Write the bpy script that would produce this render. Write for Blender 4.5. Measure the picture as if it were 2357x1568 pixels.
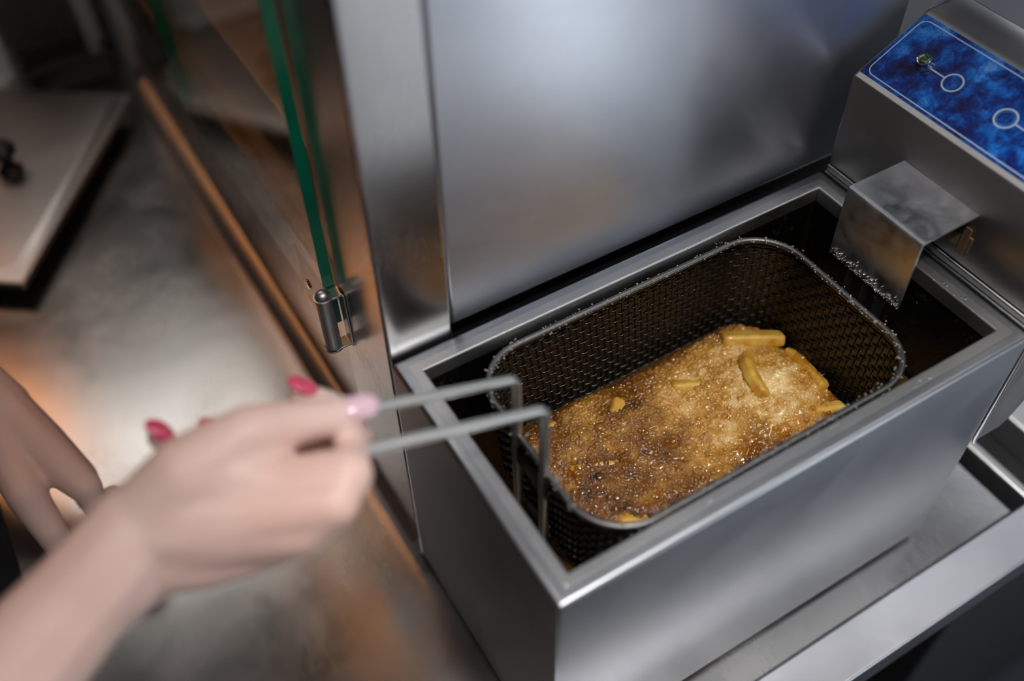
import bpy, bmesh, math, random
import numpy as np
from mathutils import Vector, Matrix
random.seed(7); rng = np.random.default_rng(11)
SC = bpy.context.scene
COL = SC.collection
for o in list(bpy.data.objects): bpy.data.objects.remove(o)

# ------------------------------------------------------------------ camera
cam_d = bpy.data.cameras.new('camera'); cam = bpy.data.objects.new('camera', cam_d); COL.objects.link(cam)
RX = Vector((0.8558716, -0.5170054, -0.0137574)); RY = Vector((-0.3979413, -0.6413115, -0.6560200)); RZ = Vector((0.3303431, 0.5669435, -0.7546181))
CP = Vector((-0.1364, -0.1911, 0.7234))
M3 = Matrix((RX, -RY, -RZ)).transposed()
cam.matrix_world = Matrix.Translation(CP) @ M3.to_4x4()
cam_d.sensor_width = 36.0; cam_d.lens = 36.0 * 2292 / 2357; cam_d.clip_start = 0.02; cam_d.clip_end = 50
cam_d.dof.use_dof = True; cam_d.dof.focus_distance = 0.69; cam_d.dof.aperture_fstop = 2.0; cam_d.dof.aperture_blades = 9
SC.camera = cam

# ------------------------------------------------------------------ world, light, exposure
wd = bpy.data.worlds.new('room_air'); SC.world = wd; wd.use_nodes = True
bg = wd.node_tree.nodes['Background']; bg.inputs[0].default_value = (0.78, 0.86, 1.0, 1); bg.inputs[1].default_value = 0.25

def area(name, loc, target, sx, sy, energy, color):
    d = bpy.data.lights.new(name, 'AREA'); d.shape = 'RECTANGLE'; d.size = sx; d.size_y = sy; d.energy = energy; d.color = color
    o = bpy.data.objects.new(name, d); COL.objects.link(o); o.location = loc
    o.rotation_euler = (Vector(target) - Vector(loc)).to_track_quat('-Z', 'Y').to_euler()
    return o
area('door_daylight_front', (1.06, -1.235, 0.12), (1.06, 0.2, 0.12), 0.28, 1.90, 3.2, (0.84, 0.92, 1.0))
area('window_daylight_right', (1.46, 0.38, 0.985), (0.2, 0.1, 0.1), 0.54, 0.30, 0.6, (0.88, 0.90, 1.0))
area('ceiling_panel_light_far', (-0.15, 1.55, 1.45), (-0.15, 1.55, 0.0), 0.60, 0.60, 0.26, (1.0, 0.98, 0.95))
area('ceiling_fill_near', (-0.30, -0.20, 1.45), (-0.30, -0.20, 0.0), 0.50, 0.50, 1.3, (1.0, 0.97, 0.93))  # unseen ceiling panel added to light the foam and the hand
area('ceiling_strip_light', (0.85, -0.22, 1.455), (0.85, -0.22, 0.0), 1.16, 0.10, 1.7, (0.95, 0.97, 1.0))
cy_ = SC.cycles; cy_.max_bounces = 8; cy_.diffuse_bounces = 3; cy_.glossy_bounces = 5; cy_.transmission_bounces = 6;
SC.view_settings.view_transform = 'Standard'; SC.view_settings.look = 'None'; SC.view_settings.gamma = 1.0
SC.view_settings.use_curve_mapping = False
SC.view_settings.exposure = 0.10

# ------------------------------------------------------------------ materials
def new_mat(name):
    m = bpy.data.materials.new(name); m.use_nodes = True
    nt = m.node_tree; return m, nt, nt.nodes['Principled BSDF']
def node(nt, t, **kw):
    n = nt.nodes.new(t)
    for k, v in kw.items(): setattr(n, k, v)
    return n
def ramp(nt, stops):
    r = node(nt, 'ShaderNodeValToRGB'); e = r.color_ramp.elements
    while len(e) < len(stops): e.new(0.5)
    for i, (p, c) in enumerate(stops):
        e[i].position = p; e[i].color = c if len(c) == 4 else (*c, 1)
    return r
def coords(nt, scale=(1, 1, 1)):
    tc = node(nt, 'ShaderNodeTexCoord'); mp = node(nt, 'ShaderNodeMapping'); mp.inputs['Scale'].default_value = scale
    nt.links.new(tc.outputs['Object'], mp.inputs['Vector']); return mp.outputs['Vector']
def noise(nt, vec, scale, detail=4, rough=0.5, dist=0.0):
    n = node(nt, 'ShaderNodeTexNoise'); n.inputs['Scale'].default_value = scale; n.inputs['Detail'].default_value = detail
    n.inputs['Roughness'].default_value = rough; n.inputs['Distortion'].default_value = dist
    nt.links.new(vec, n.inputs['Vector']); return n
def plain(name, col, rough=0.5, metal=0.0, bump=0.0, bscale=200, var=0.0, **kw):
    m, nt, b = new_mat(name)
    b.inputs['Base Color'].default_value = (*col, 1); b.inputs['Roughness'].default_value = rough; b.inputs['Metallic'].default_value = metal
    v = coords(nt); n = noise(nt, v, bscale)
    if bump:
        bp_ = node(nt, 'ShaderNodeBump'); bp_.inputs['Strength'].default_value = bump; bp_.inputs['Distance'].default_value = 0.0006
        nt.links.new(n.outputs['Fac'], bp_.inputs['Height']); nt.links.new(bp_.outputs['Normal'], b.inputs['Normal'])
    if var:
        n2 = noise(nt, v, 18, 5)
        r = ramp(nt, [(0.3, tuple(c * (1 - var) for c in col)), (0.7, tuple(min(1, c * (1 + var)) for c in col))])
        nt.links.new(n2.outputs['Fac'], r.inputs['Fac']); nt.links.new(r.outputs['Color'], b.inputs['Base Color'])
    for k, val in kw.items(): b.inputs[k.replace('_', ' ')].default_value = val
    return m
def steel(name, col=(0.56, 0.56, 0.57), rough=0.33, aniso=0.0, tangent=(1, 0, 0), grain=(2, 90, 90), gbump=0.05, smudge=0.10, spots=0.0, stain=0.0, sscale=9, scratch=0.0):
    """brushed stainless steel: stretched grain, soft smudges in the gloss, optional droplets and brown stain"""
    m, nt, b = new_mat(name); L = nt.links
    b.inputs['Metallic'].default_value = 1.0
    v = coords(nt); vg = coords(nt, grain)
    g = noise(nt, vg, 14, 3, 0.6); s = noise(nt, v, sscale, 6, 0.6, 0.6)
    mr = node(nt, 'ShaderNodeMapRange'); mr.inputs['From Min'].default_value = 0.3; mr.inputs['From Max'].default_value = 0.7
    mr.inputs['To Min'].default_value = rough - smudge * 0.5; mr.inputs['To Max'].default_value = rough + smudge * 0.5
    L.new(s.outputs['Fac'], mr.inputs['Value'])
    mg = node(nt, 'ShaderNodeMath', operation='MULTIPLY_ADD'); mg.inputs[1].default_value = 0.10; L.new(g.outputs['Fac'], mg.inputs[0]); L.new(mr.outputs[0], mg.inputs[2])
    L.new(mg.outputs[0], b.inputs['Roughness'])
    r = ramp(nt, [(0.25, tuple(c * 0.90 for c in col)), (0.75, tuple(min(1, c * 1.07) for c in col))])
    L.new(s.outputs['Fac'], r.inputs['Fac']); out = r.outputs['Color']
    if stain:
        sn = noise(nt, v, 45, 6, 0.7, 0.4); sr = ramp(nt, [(0.60, (0, 0, 0)), (0.78, (1, 1, 1))]); L.new(sn.outputs['Fac'], sr.inputs['Fac'])
        mm = node(nt, 'ShaderNodeMath', operation='MULTIPLY'); mm.inputs[1].default_value = stain; L.new(sr.outputs['Color'], mm.inputs[0])
        mx = node(nt, 'ShaderNodeMix', data_type='RGBA'); mx.inputs['B'].default_value = (0.16, 0.10, 0.05, 1)
        L.new(mm.outputs[0], mx.inputs['Factor']); L.new(out, mx.inputs['A']); out = mx.outputs['Result']
    L.new(out, b.inputs['Base Color'])
    b.inputs['Anisotropic'].default_value = aniso
    if aniso:
        c = node(nt, 'ShaderNodeCombineXYZ')
        for i in range(3): c.inputs[i].default_value = tangent[i]
        L.new(c.outputs[0], b.inputs['Tangent'])
    bp_ = node(nt, 'ShaderNodeBump'); bp_.inputs['Strength'].default_value = gbump; bp_.inputs['Distance'].default_value = 0.0004
    L.new(g.outputs['Fac'], bp_.inputs['Height']); nrm = bp_.outputs['Normal']
    for k in range(3 if scratch else 0):      # sparse fine scratches in several directions
        tc = node(nt, 'ShaderNodeTexCoord'); mp = node(nt, 'ShaderNodeMapping'); mp.inputs['Rotation'].default_value = (0, 0, 0.5 + 0.75 * k); mp.inputs['Scale'].default_value = (1, 60, 1)
        L.new(tc.outputs['Object'], mp.inputs['Vector']); sc_ = noise(nt, mp.outputs['Vector'], 40 + 9 * k, 2, 0.5, 0.12)
        sr = ramp(nt, [(0.60, (0, 0, 0)), (0.66, (1, 1, 1))]); L.new(sc_.outputs['Fac'], sr.inputs['Fac'])
        b3 = node(nt, 'ShaderNodeBump'); b3.inputs['Strength'].default_value = scratch; b3.inputs['Distance'].default_value = 0.0002; L.new(sr.outputs['Color'], b3.inputs['Height']); L.new(nrm, b3.inputs['Normal']); nrm = b3.outputs['Normal']
    if spots:
        vo = node(nt, 'ShaderNodeTexVoronoi'); vo.inputs['Scale'].default_value = 230; L.new(v, vo.inputs['Vector'])
        sr = ramp(nt, [(0.05, (1, 1, 1)), (0.30, (0, 0, 0))]); L.new(vo.outputs['Distance'], sr.inputs['Fac'])
        pn = noise(nt, v, 40, 3); pr_ = ramp(nt, [(0.50, (0, 0, 0)), (0.62, (1, 1, 1))]); L.new(pn.outputs['Fac'], pr_.inputs['Fac'])
        ml = node(nt, 'ShaderNodeMath', operation='MULTIPLY'); L.new(sr.outputs['Color'], ml.inputs[0]); L.new(pr_.outputs['Color'], ml.inputs[1])
        b2 = node(nt, 'ShaderNodeBump'); b2.inputs['Strength'].default_value = spots; b2.inputs['Distance'].default_value = 0.0012
        L.new(ml.outputs[0], b2.inputs['Height']); L.new(nrm, b2.inputs['Normal']); nrm = b2.outputs['Normal']
    L.new(nrm, b.inputs['Normal'])
    return m

MT = {}
MT['shell'] = steel('fryer_shell_steel', (0.45, 0.465, 0.495), 0.31, 0.0, (0, 0, 1), (3, 80, 80), 0.06, 0.10)
MT['rim'] = steel('fryer_rim_steel', (0.54, 0.54, 0.54), 0.36, 0.0, gbump=0.04, smudge=0.14, spots=0.25, stain=0.15)
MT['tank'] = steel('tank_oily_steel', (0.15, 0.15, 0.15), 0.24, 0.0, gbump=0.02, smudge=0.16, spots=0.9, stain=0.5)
MT['console'] = steel('console_steel', (0.52, 0.51, 0.51), 0.30, 0.4, (0, 1, 0), (80, 3, 80), 0.05, 0.12, stain=0.25)
MT['bracket'] = steel('element_cover_steel', (0.55, 0.55, 0.57), 0.32, 0.0, gbump=0.05, smudge=0.22, spots=0.06, stain=0.0, sscale=70)
MT['panel'] = steel('cabinet_panel_steel', (0.54, 0.555, 0.60), 0.30, 0.74, (0, 0, 1), (3, 80, 80), 0.05, 0.03)
MT['post'] = steel('cabinet_post_steel', (0.56, 0.55, 0.55), 0.20, 0.2, (0, 0, 1), (80, 80, 3), 0.04, 0.08)
MT['rail'] = steel('cabinet_rail_steel', (0.64, 0.63, 0.62), 0.30, 0.8, (0, 1, 0), (3, 80, 80), gbump=0.02, smudge=0.06)
MT['counter'] = steel('worktop_steel', (0.47, 0.455, 0.45), 0.19, 0.0, grain=(80, 3, 80), gbump=0.04, smudge=0.12, stain=0.10, scratch=0.02)
MT['edge'] = steel('worktop_edge_steel', (0.66, 0.66, 0.70), 0.34, 0.7, (1, 0, 0), (110, 3, 60), 0.22, 0.10)
MT['wire'] = steel('basket_wire_steel', (0.040, 0.038, 0.036), 0.12, 0.0, gbump=0.02, smudge=0.10, stain=0.4)
MT['rimwire'] = steel('basket_rim_steel', (0.20, 0.195, 0.19), 0.36, 0.0, gbump=0.02, smudge=0.10, stain=0.3)
MT['handle'] = steel('handle_wire_steel', (0.66, 0.65, 0.62), 0.40, 0.0, gbump=0.02, smudge=0.08)
MT['hinge'] = steel('hinge_steel', (0.68, 0.68, 0.70), 0.32, 0.0, gbump=0.02, smudge=0.06)
MT['lid'] = steel('lid_steel', (0.42, 0.40, 0.39), 0.34, 0.0, gbump=0.03, smudge=0.12)
MT['interior'] = steel('cabinet_interior_steel', (0.34, 0.29, 0.265), 0.40, 0.0, gbump=0.03, smudge=0.14)
MT['black'] = plain('black_plastic', (0.012, 0.012, 0.013), 0.35, bump=0.05)
MT['dark_gap'] = plain('dark_iron_and_gap_shade', (0.02, 0.02, 0.022), 0.5, bump=0.2)
MT['rust'] = plain('rusty_plate', (0.17, 0.105, 0.05), 0.65, 0.3, bump=0.3, bscale=400, var=0.5)
MT['wall'] = plain('painted_wall', (0.19, 0.19, 0.20), 0.6, bump=0.05, bscale=60)
MT['wall_white'] = plain('white_wall_panel', (0.20, 0.21, 0.22), 0.45, bump=0.03, bscale=60)
MT['ceiling'] = plain('ceiling_paint', (0.19, 0.19, 0.19), 0.7, bump=0.05, bscale=60)
MT['floor'] = plain('dark_floor_vinyl', (0.035, 0.04, 0.055), 0.45, bump=0.1, bscale=80, var=0.3)
MT['navy'] = plain('dark_blue_panel', (0.016, 0.019, 0.032), 0.4, bump=0.05, var=0.2)
MT['bin_plastic'] = plain('bluish_white_plastic', (0.74, 0.81, 0.95), 0.4, bump=0.03)
MT['white_plastic'] = plain('white_plastic', (0.80, 0.83, 0.87), 0.4, bump=0.03)
MT['olive'] = plain('olive_grey_plastic', (0.085, 0.080, 0.068), 0.5, bump=0.1, var=0.25)
MT['pale'] = plain('pale_grey_plastic', (0.42, 0.41, 0.42), 0.45, bump=0.05)
MT['brown'] = plain('dark_brown_plastic', (0.035, 0.028, 0.026), 0.5, bump=0.1)
MT['cloth'] = plain('black_cotton', (0.010, 0.010, 0.011), 0.9, bump=0.5, bscale=900)
MT['trouser'] = plain('dark_trouser_cotton', (0.02, 0.021, 0.025), 0.9, bump=0.5, bscale=900)
MT['hair'] = plain('dark_brown_hair', (0.03, 0.018, 0.012), 0.5, bump=0.6, bscale=300)
MT['nail'] = plain('pink_nail_polish', (0.75, 0.075, 0.17), 0.15, Coat_Weight=0.6)
MT['nail_pale'] = plain('pale_pink_nail_polish', (0.82, 0.56, 0.66), 0.15, Coat_Weight=0.6)
MT['eye'] = plain('eye_white', (0.8, 0.78, 0.76), 0.2)
MT['lens'] = plain('green_lamp_lens', (0.012, 0.06, 0.022), 0.08, Coat_Weight=1.0)
MT['crust'] = plain('greasy_grey_crust', (0.30, 0.29, 0.27), 0.3, Coat_Weight=0.8)
MT['chrome'] = plain('chrome', (0.75, 0.75, 0.74), 0.12, 1.0)
MT['print'] = plain('pale_blue_print', (0.50, 0.62, 0.80), 0.35)
MT['print_blue'] = plain('sky_blue_print', (0.04, 0.30, 0.72), 0.35)

def emission(name, col, strength):
    m, nt, b = new_mat(name); b.inputs['Base Color'].default_value = (*col, 1)
    b.inputs['Emission Color'].default_value = (*col, 1); b.inputs['Emission Strength'].default_value = strength; return m
MT['heat'] = emission('glowing_heat_tube', (1.0, 0.36, 0.07), 14)
MT['heat_bulb'] = emission('glowing_heat_bulb', (1.0, 0.36, 0.07), 9)
MT['lamp_panel'] = emission('lit_ceiling_panel', (1.0, 0.96, 0.9), 2.0)
MT['fill_pane'] = emission('glowing_fill_pane', (0.90, 0.94, 1.0), 0.85)
MT['sky_pane'] = emission('daylit_window', (0.86, 0.92, 1.0), 1.4)

def skin_mat(name, base, deep):
    m, nt, b = new_mat(name); L = nt.links; v = coords(nt)
    n = noise(nt, v, 14, 4); r = ramp(nt, [(0.32, deep), (0.68, base)]); L.new(n.outputs['Fac'], r.inputs['Fac']); L.new(r.outputs['Color'], b.inputs['Base Color'])
    b.inputs['Roughness'].default_value = 0.46; b.inputs['Subsurface Weight'].default_value = 0.25
    b.inputs['Subsurface Radius'].default_value = (1.0, 0.35, 0.2); b.inputs['Subsurface Scale'].default_value = 0.006
    n2 = noise(nt, v, 900, 3); bp_ = node(nt, 'ShaderNodeBump'); bp_.inputs['Strength'].default_value = 0.12; bp_.inputs['Distance'].default_value = 0.0005
    L.new(n2.outputs['Fac'], bp_.inputs['Height']); L.new(bp_.outputs['Normal'], b.inputs['Normal']); return m
MT['skin'] = skin_mat('skin', (0.86, 0.63, 0.57), (0.80, 0.53, 0.46))

def clear_mat(name, tint, ior, rough):
    """thin clear sheet or film: tinted see-through with a Fresnel reflection and faint smears"""
    m, nt, b = new_mat(name); L = nt.links; nt.nodes.remove(b); out = nt.nodes['Material Output']
    t = node(nt, 'ShaderNodeBsdfTransparent'); t.inputs['Color'].default_value = (*tint, 1)
    g = node(nt, 'ShaderNodeBsdfGlossy'); v = coords(nt); n = noise(nt, v, 60, 4)
    mr = node(nt, 'ShaderNodeMapRange'); mr.inputs['To Min'].default_value = rough; mr.inputs['To Max'].default_value = rough + 0.05
    L.new(n.outputs['Fac'], mr.inputs['Value']); L.new(mr.outputs[0], g.inputs['Roughness'])
    lw = node(nt, 'ShaderNodeLayerWeight'); lw.inputs['Blend'].default_value = 0.5; f0 = ((ior - 1) / (ior + 1)) ** 2
    pw = node(nt, 'ShaderNodeMath', operation='POWER'); pw.inputs[1].default_value = 5.0; L.new(lw.outputs['Facing'], pw.inputs[0])
    f = node(nt, 'ShaderNodeMath', operation='MULTIPLY_ADD'); f.inputs[1].default_value = 1 - f0; f.inputs[2].default_value = f0; L.new(pw.outputs[0], f.inputs[0])
    mx = node(nt, 'ShaderNodeMixShader'); L.new(f.outputs[0], mx.inputs[0]); L.new(t.outputs[0], mx.inputs[1]); L.new(g.outputs[0], mx.inputs[2]); L.new(mx.outputs[0], out.inputs['Surface'])
    return m
MT['glass'] = clear_mat('clear_door_glass', (0.95, 0.985, 0.97), 1.45, 0.01)
MT['glass_edge'] = plain('green_glass_edge', (0.0, 0.30, 0.17), 0.18, var=0.25, Coat_Weight=0.7)

def blue_overlay():
    m, nt, b = new_mat('blue_overlay_print'); L = nt.links; v = coords(nt)
    n1 = noise(nt, v, 75, 10, 0.78, 0.4); n2 = noise(nt, coords(nt, (1, 2.2, 1)), 22, 3, 0.5)
    ad = node(nt, 'ShaderNodeMath', operation='MULTIPLY_ADD'); ad.inputs[1].default_value = 0.65; L.new(n2.outputs['Fac'], ad.inputs[0]); L.new(n1.outputs['Fac'], ad.inputs[2])
    sb = node(nt, 'ShaderNodeMath', operation='MULTIPLY'); sb.inputs[1].default_value = 0.62; L.new(ad.outputs[0], sb.inputs[0])
    r = ramp(nt, [(0.40, (0.006, 0.004, 0.04)), (0.48, (0.004, 0.03, 0.22)), (0.55, (0.006, 0.15, 0.62)), (0.66, (0.17, 0.40, 0.80))])
    L.new(sb.outputs[0], r.inputs['Fac']); L.new(r.outputs['Color'], b.inputs['Base Color'])
    b.inputs['Roughness'].default_value = 0.30; b.inputs['Specular IOR Level'].default_value = 0.35; return m
MT['blue'] = blue_overlay()

def foam_mat():
    m, nt, b = new_mat('frying_foam'); L = nt.links
    at = node(nt, 'ShaderNodeAttribute'); at.attribute_name = 'froth'
    v = coords(nt); n = noise(nt, v, 120, 5, 0.6)
    ad = node(nt, 'ShaderNodeMath', operation='MULTIPLY_ADD'); ad.inputs[1].default_value = 0.45; L.new(n.outputs['Fac'], ad.inputs[0]); L.new(at.outputs['Fac'], ad.inputs[2])
    r = ramp(nt, [(0.20, (0.055, 0.018, 0.001)), (0.42, (0.21, 0.078, 0.005)), (0.75, (0.52, 0.27, 0.050)), (1.0, (0.86, 0.64, 0.33))])
    L.new(ad.outputs[0], r.inputs['Fac']); L.new(r.outputs['Color'], b.inputs['Base Color'])
    b.inputs['Roughness'].default_value = 0.07; b.inputs['IOR'].default_value = 1.45; b.inputs['Coat Weight'].default_value = 0.75; b.inputs['Coat IOR'].default_value = 1.7; b.inputs['Coat Roughness'].default_value = 0.03
    b.inputs['Subsurface Weight'].default_value = 0.5; b.inputs['Subsurface Radius'].default_value = (1, 0.5, 0.12); b.inputs['Subsurface Scale'].default_value = 0.004
    vo = node(nt, 'ShaderNodeTexVoronoi'); vo.inputs['Scale'].default_value = 900; L.new(v, vo.inputs['Vector'])
    bp_ = node(nt, 'ShaderNodeBump'); bp_.inputs['Strength'].default_value = 0.15; bp_.inputs['Distance'].default_value = 0.0003; bp_.invert = True
    L.new(vo.outputs['Distance'], bp_.inputs['Height']); L.new(bp_.outputs['Normal'], b.inputs['Normal']); return m
MT['foam'] = foam_mat()
MT['film'] = plain('dark_liner', (0.010, 0.008, 0.006), 0.22, bump=0.8, bscale=700)
MT['oil'] = plain('dark_hot_oil', (0.05, 0.024, 0.006), 0.08, Coat_Weight=0.8)
MT['bubble'] = clear_mat('oil_bubble_film', (0.96, 0.88, 0.70), 1.6, 0.02)
def fry_mat():
    m, nt, b = new_mat('fried_potato'); L = nt.links; v = coords(nt)
    n = noise(nt, v, 70, 6, 0.65); r = ramp(nt, [(0.30, (0.42, 0.15, 0.010)), (0.48, (0.58, 0.30, 0.035)), (0.70, (0.72, 0.46, 0.09))])
    L.new(n.outputs['Fac'], r.inputs['Fac']); L.new(r.outputs['Color'], b.inputs['Base Color']); b.inputs['Roughness'].default_value = 0.5; b.inputs['Coat Weight'].default_value = 0.2
    b.inputs['Subsurface Weight'].default_value = 0.2; b.inputs['Subsurface Scale'].default_value = 0.004
    bp_ = node(nt, 'ShaderNodeBump'); bp_.inputs['Strength'].default_value = 0.5; bp_.inputs['Distance'].default_value = 0.0006; n2 = noise(nt, v, 500, 4); L.new(n2.outputs['Fac'], bp_.inputs['Height']); L.new(bp_.outputs['Normal'], b.inputs['Normal']); return m
MT['fry'] = fry_mat()

# ------------------------------------------------------------------ mesh helpers
def link(name, me, mat, parent=None, loc=None):
    o = bpy.data.objects.new(name, me); COL.objects.link(o)
    if mat: me.materials.append(MT[mat] if isinstance(mat, str) else mat)
    if parent: o.parent = parent
    if loc: o.location = loc
    return o
def from_bm(name, bm, mat, parent=None, smooth=None, bevel=0.0, seg=2):
    bmesh.ops.recalc_face_normals(bm, faces=bm.faces[:])
    me = bpy.data.meshes.new(name); bm.to_mesh(me); bm.free()
    o = link(name, me, mat, parent)
    if smooth is not None:
        for p in me.polygons: p.use_smooth = True
        me.set_sharp_from_angle(angle=math.radians(smooth))
    if bevel:
        md = o.modifiers.new('edge_rounding', 'BEVEL'); md.width = bevel; md.segments = seg; md.limit_method = 'ANGLE'; md.angle_limit = math.radians(40)
        md.harden_normals = False
        for p in me.polygons: p.use_smooth = True
        me.set_sharp_from_angle(angle=math.radians(50))
    return o
def box(bm, lo, hi, M=None):
    vs = [bm.verts.new(Vector((x, y, z)) if M is None else M @ Vector((x, y, z))) for x in (lo[0], hi[0]) for y in (lo[1], hi[1]) for z in (lo[2], hi[2])]
    for f in ((0, 1, 3, 2), (4, 6, 7, 5), (0, 4, 5, 1), (2, 3, 7, 6), (0, 2, 6, 4), (1, 5, 7, 3)): bm.faces.new([vs[i] for i in f])
def boxes(name, lst, mat, parent=None, bevel=0.0008, seg=2):
    bm = bmesh.new()
    for l in lst: box(bm, *l)
    return from_bm(name, bm, mat, parent, bevel=bevel, seg=seg)
def frame_at(d):
    d = d.normalized(); a = Vector((0, 0, 1)) if abs(d.z) < 0.9 else Vector((1, 0, 0)); u = d.cross(a).normalized(); return u, d.cross(u).normalized()
def tube(bm, pts, r, n=8, closed=False, cap=True):
    pts = [Vector(p) for p in pts]; N = len(pts); rings = []; u = None
    for i, p in enumerate(pts):
        t = (pts[(i + 1) % N] - pts[i - 1]) if closed else (pts[min(i + 1, N - 1)] - pts[max(i - 1, 0)])
        t.normalize()
        if u is None: u, w = frame_at(t)
        else:
            u = (u - t * u.dot(t)).normalized()
        w = t.cross(u)
        rr = r[i] if isinstance(r, (list, tuple)) else r
        rings.append([bm.verts.new(p + (u * math.cos(2 * math.pi * k / n) + w * math.sin(2 * math.pi * k / n)) * rr) for k in range(n)])
    for i in range(N if closed else N - 1):
        a, b = rings[i], rings[(i + 1) % N]
        for k in range(n): bm.faces.new((a[k], a[(k + 1) % n], b[(k + 1) % n], b[k]))
    if cap and not closed:
        bm.faces.new(rings[0][::-1]); bm.faces.new(rings[-1])
def lathe(bm, prof, M=None, n=28):
    rings = []
    for r, z in prof:
        if r < 1e-6: rings.append([bm.verts.new((M or Matrix()) @ Vector((0, 0, z)))])
        else: rings.append([bm.verts.new((M or Matrix()) @ Vector((r * math.cos(2 * math.pi * k / n), r * math.sin(2 * math.pi * k / n), z))) for k in range(n)])
    for a, b in zip(rings, rings[1:]):
        for k in range(n):
            k2 = (k + 1) % n
            if len(a) == 1 and len(b) == 1: continue
            if len(a) == 1: bm.faces.new((a[0], b[k], b[k2]))
            elif len(b) == 1: bm.faces.new((a[k], b[0], a[k2]))
            else: bm.faces.new((a[k], b[k], b[k2], a[k2]))
def prism(bm, poly, axis, lo, hi):
    """extrude a polygon of (a, b) pairs along an axis: 'y' polygon in xz, 'x' polygon in yz, 'z' polygon in xy"""
    f = {'y': lambda a, b, t: (a, t, b), 'x': lambda a, b, t: (t, a, b), 'z': lambda a, b, t: (a, b, t)}[axis]
    A = [bm.verts.new(f(a, b, lo)) for a, b in poly]; B = [bm.verts.new(f(a, b, hi)) for a, b in poly]
    bm.faces.new(A[::-1]); bm.faces.new(B)
    for i in range(len(poly)): j = (i + 1) % len(poly); bm.faces.new((A[i], A[j], B[j], B[i]))
def rect_sweep(bm, prof, x0, y0, x1, y1, bottom=False, top=False):
    """profile of (inset, z) swept round a rectangle with mitred corners"""
    rings = []
    for d, z in prof:
        rings.append([bm.verts.new(p) for p in ((x0 + d, y0 + d, z), (x1 - d, y0 + d, z), (x1 - d, y1 - d, z), (x0 + d, y1 - d, z))])
    for a, b in zip(rings, rings[1:]):
        for k in range(4): bm.faces.new((a[k], a[(k + 1) % 4], b[(k + 1) % 4], b[k]))
    if bottom: bm.faces.new(rings[0])
    if top: bm.faces.new(rings[-1])
def empty(name, loc, label, cat, group=None):
    o = bpy.data.objects.new(name, None); COL.objects.link(o); o.location = loc; o.empty_display_size = 0.02
    tag(o, label, cat, group); return o
def tag(o, label, cat, group=None, kind=None):
    o['label'] = label; o['category'] = cat
    if group: o['group'] = group
    if kind: o['kind'] = kind
    return o
def keep(o, parent):
    """parent a mesh built in world coordinates to an Empty that stands elsewhere"""
    o.parent = parent; o.matrix_parent_inverse = Matrix.Translation(-Vector(parent.location)); return o
def structure(o): o['kind'] = 'structure'; return o

ZC = -0.008                      # worktop height (the fryer's shell ends at z = 0 on 8 mm feet)
L_, W_, H_ = 0.360, 0.1956, 0.2402

# ------------------------------------------------------------------ room
structure(boxes('floor', [((-2.2, -1.3, -0.93), (2.0, 2.6, -0.90))], 'floor', bevel=0))
structure(boxes('ceiling', [((-2.2, -1.3, 1.50), (2.0, 2.6, 1.53))], 'ceiling', bevel=0))
structure(boxes('wall_back', [((-2.2, 2.5, -0.90), (1.55, 2.55, 1.50))], 'wall', bevel=0))
structure(boxes('wall_left', [((-2.25, -1.3, -0.90), (-2.2, 2.6, 1.50))], 'wall', bevel=0))
structure(boxes('wall_right', [((1.50, -1.3, -0.90), (1.55, 2.5, 0.80)), ((1.50, -1.3, 1.17), (1.55, 2.5, 1.50)), ((1.50, -1.3, 0.80), (1.55, 0.08, 1.17)), ((1.50, 0.68, 0.80), (1.55, 2.5, 1.17))], 'wall_white', bevel=0))
win2 = structure(boxes('window_2', [((1.535, 0.08, 0.80), (1.545, 0.68, 1.17))], 'sky_pane', bevel=0))
keep(boxes('window_frame', [((1.49, 0.08, 0.80), (1.54, 0.105, 1.17)), ((1.49, 0.655, 0.80), (1.54, 0.68, 1.17)), ((1.49, 0.105, 0.80), (1.54, 0.655, 0.825)), ((1.49, 0.105, 1.145), (1.54, 0.655, 1.17))], 'white_plastic'), win2)
structure(boxes('wall_front', [((-2.2, -1.30, -0.90), (0.48, -1.25, 1.50)), ((0.48, -1.30, 1.15), (0.74, -1.25, 1.50)), ((0.74, -1.30, -0.90), (0.86, -1.25, 1.50)), ((1.26, -1.30, -0.90), (1.50, -1.25, 1.50)), ((0.86, -1.30, 1.15), (1.26, -1.25, 1.50))], 'wall', bevel=0))
w3 = structure(boxes('post_fill_pane', [((0.48, -1.290, -0.90), (0.74, -1.280, 1.15))], 'fill_pane', bevel=0))  # unseen glowing pane added for the cabinet post to reflect
keep(boxes('window_frame', [((0.48, -1.29, -0.90), (0.50, -1.24, 1.15)), ((0.72, -1.29, -0.90), (0.74, -1.24, 1.15)), ((0.50, -1.29, -0.90), (0.72, -1.24, -0.86)), ((0.50, -1.29, 1.11), (0.72, -1.24, 1.15))], 'white_plastic'), w3)  # frame round the added pane
dr = structure(boxes('door_1', [((0.86, -1.290, -0.90), (1.26, -1.280, 1.15))], 'sky_pane', bevel=0))
keep(boxes('door_frame', [((0.86, -1.29, -0.90), (0.91, -1.24, 1.15)), ((1.21, -1.29, -0.90), (1.26, -1.24, 1.15)), ((0.91, -1.29, -0.90), (1.21, -1.24, -0.84)), ((0.91, -1.29, 1.09), (1.21, -1.24, 1.15))], 'white_plastic'), dr)
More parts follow.
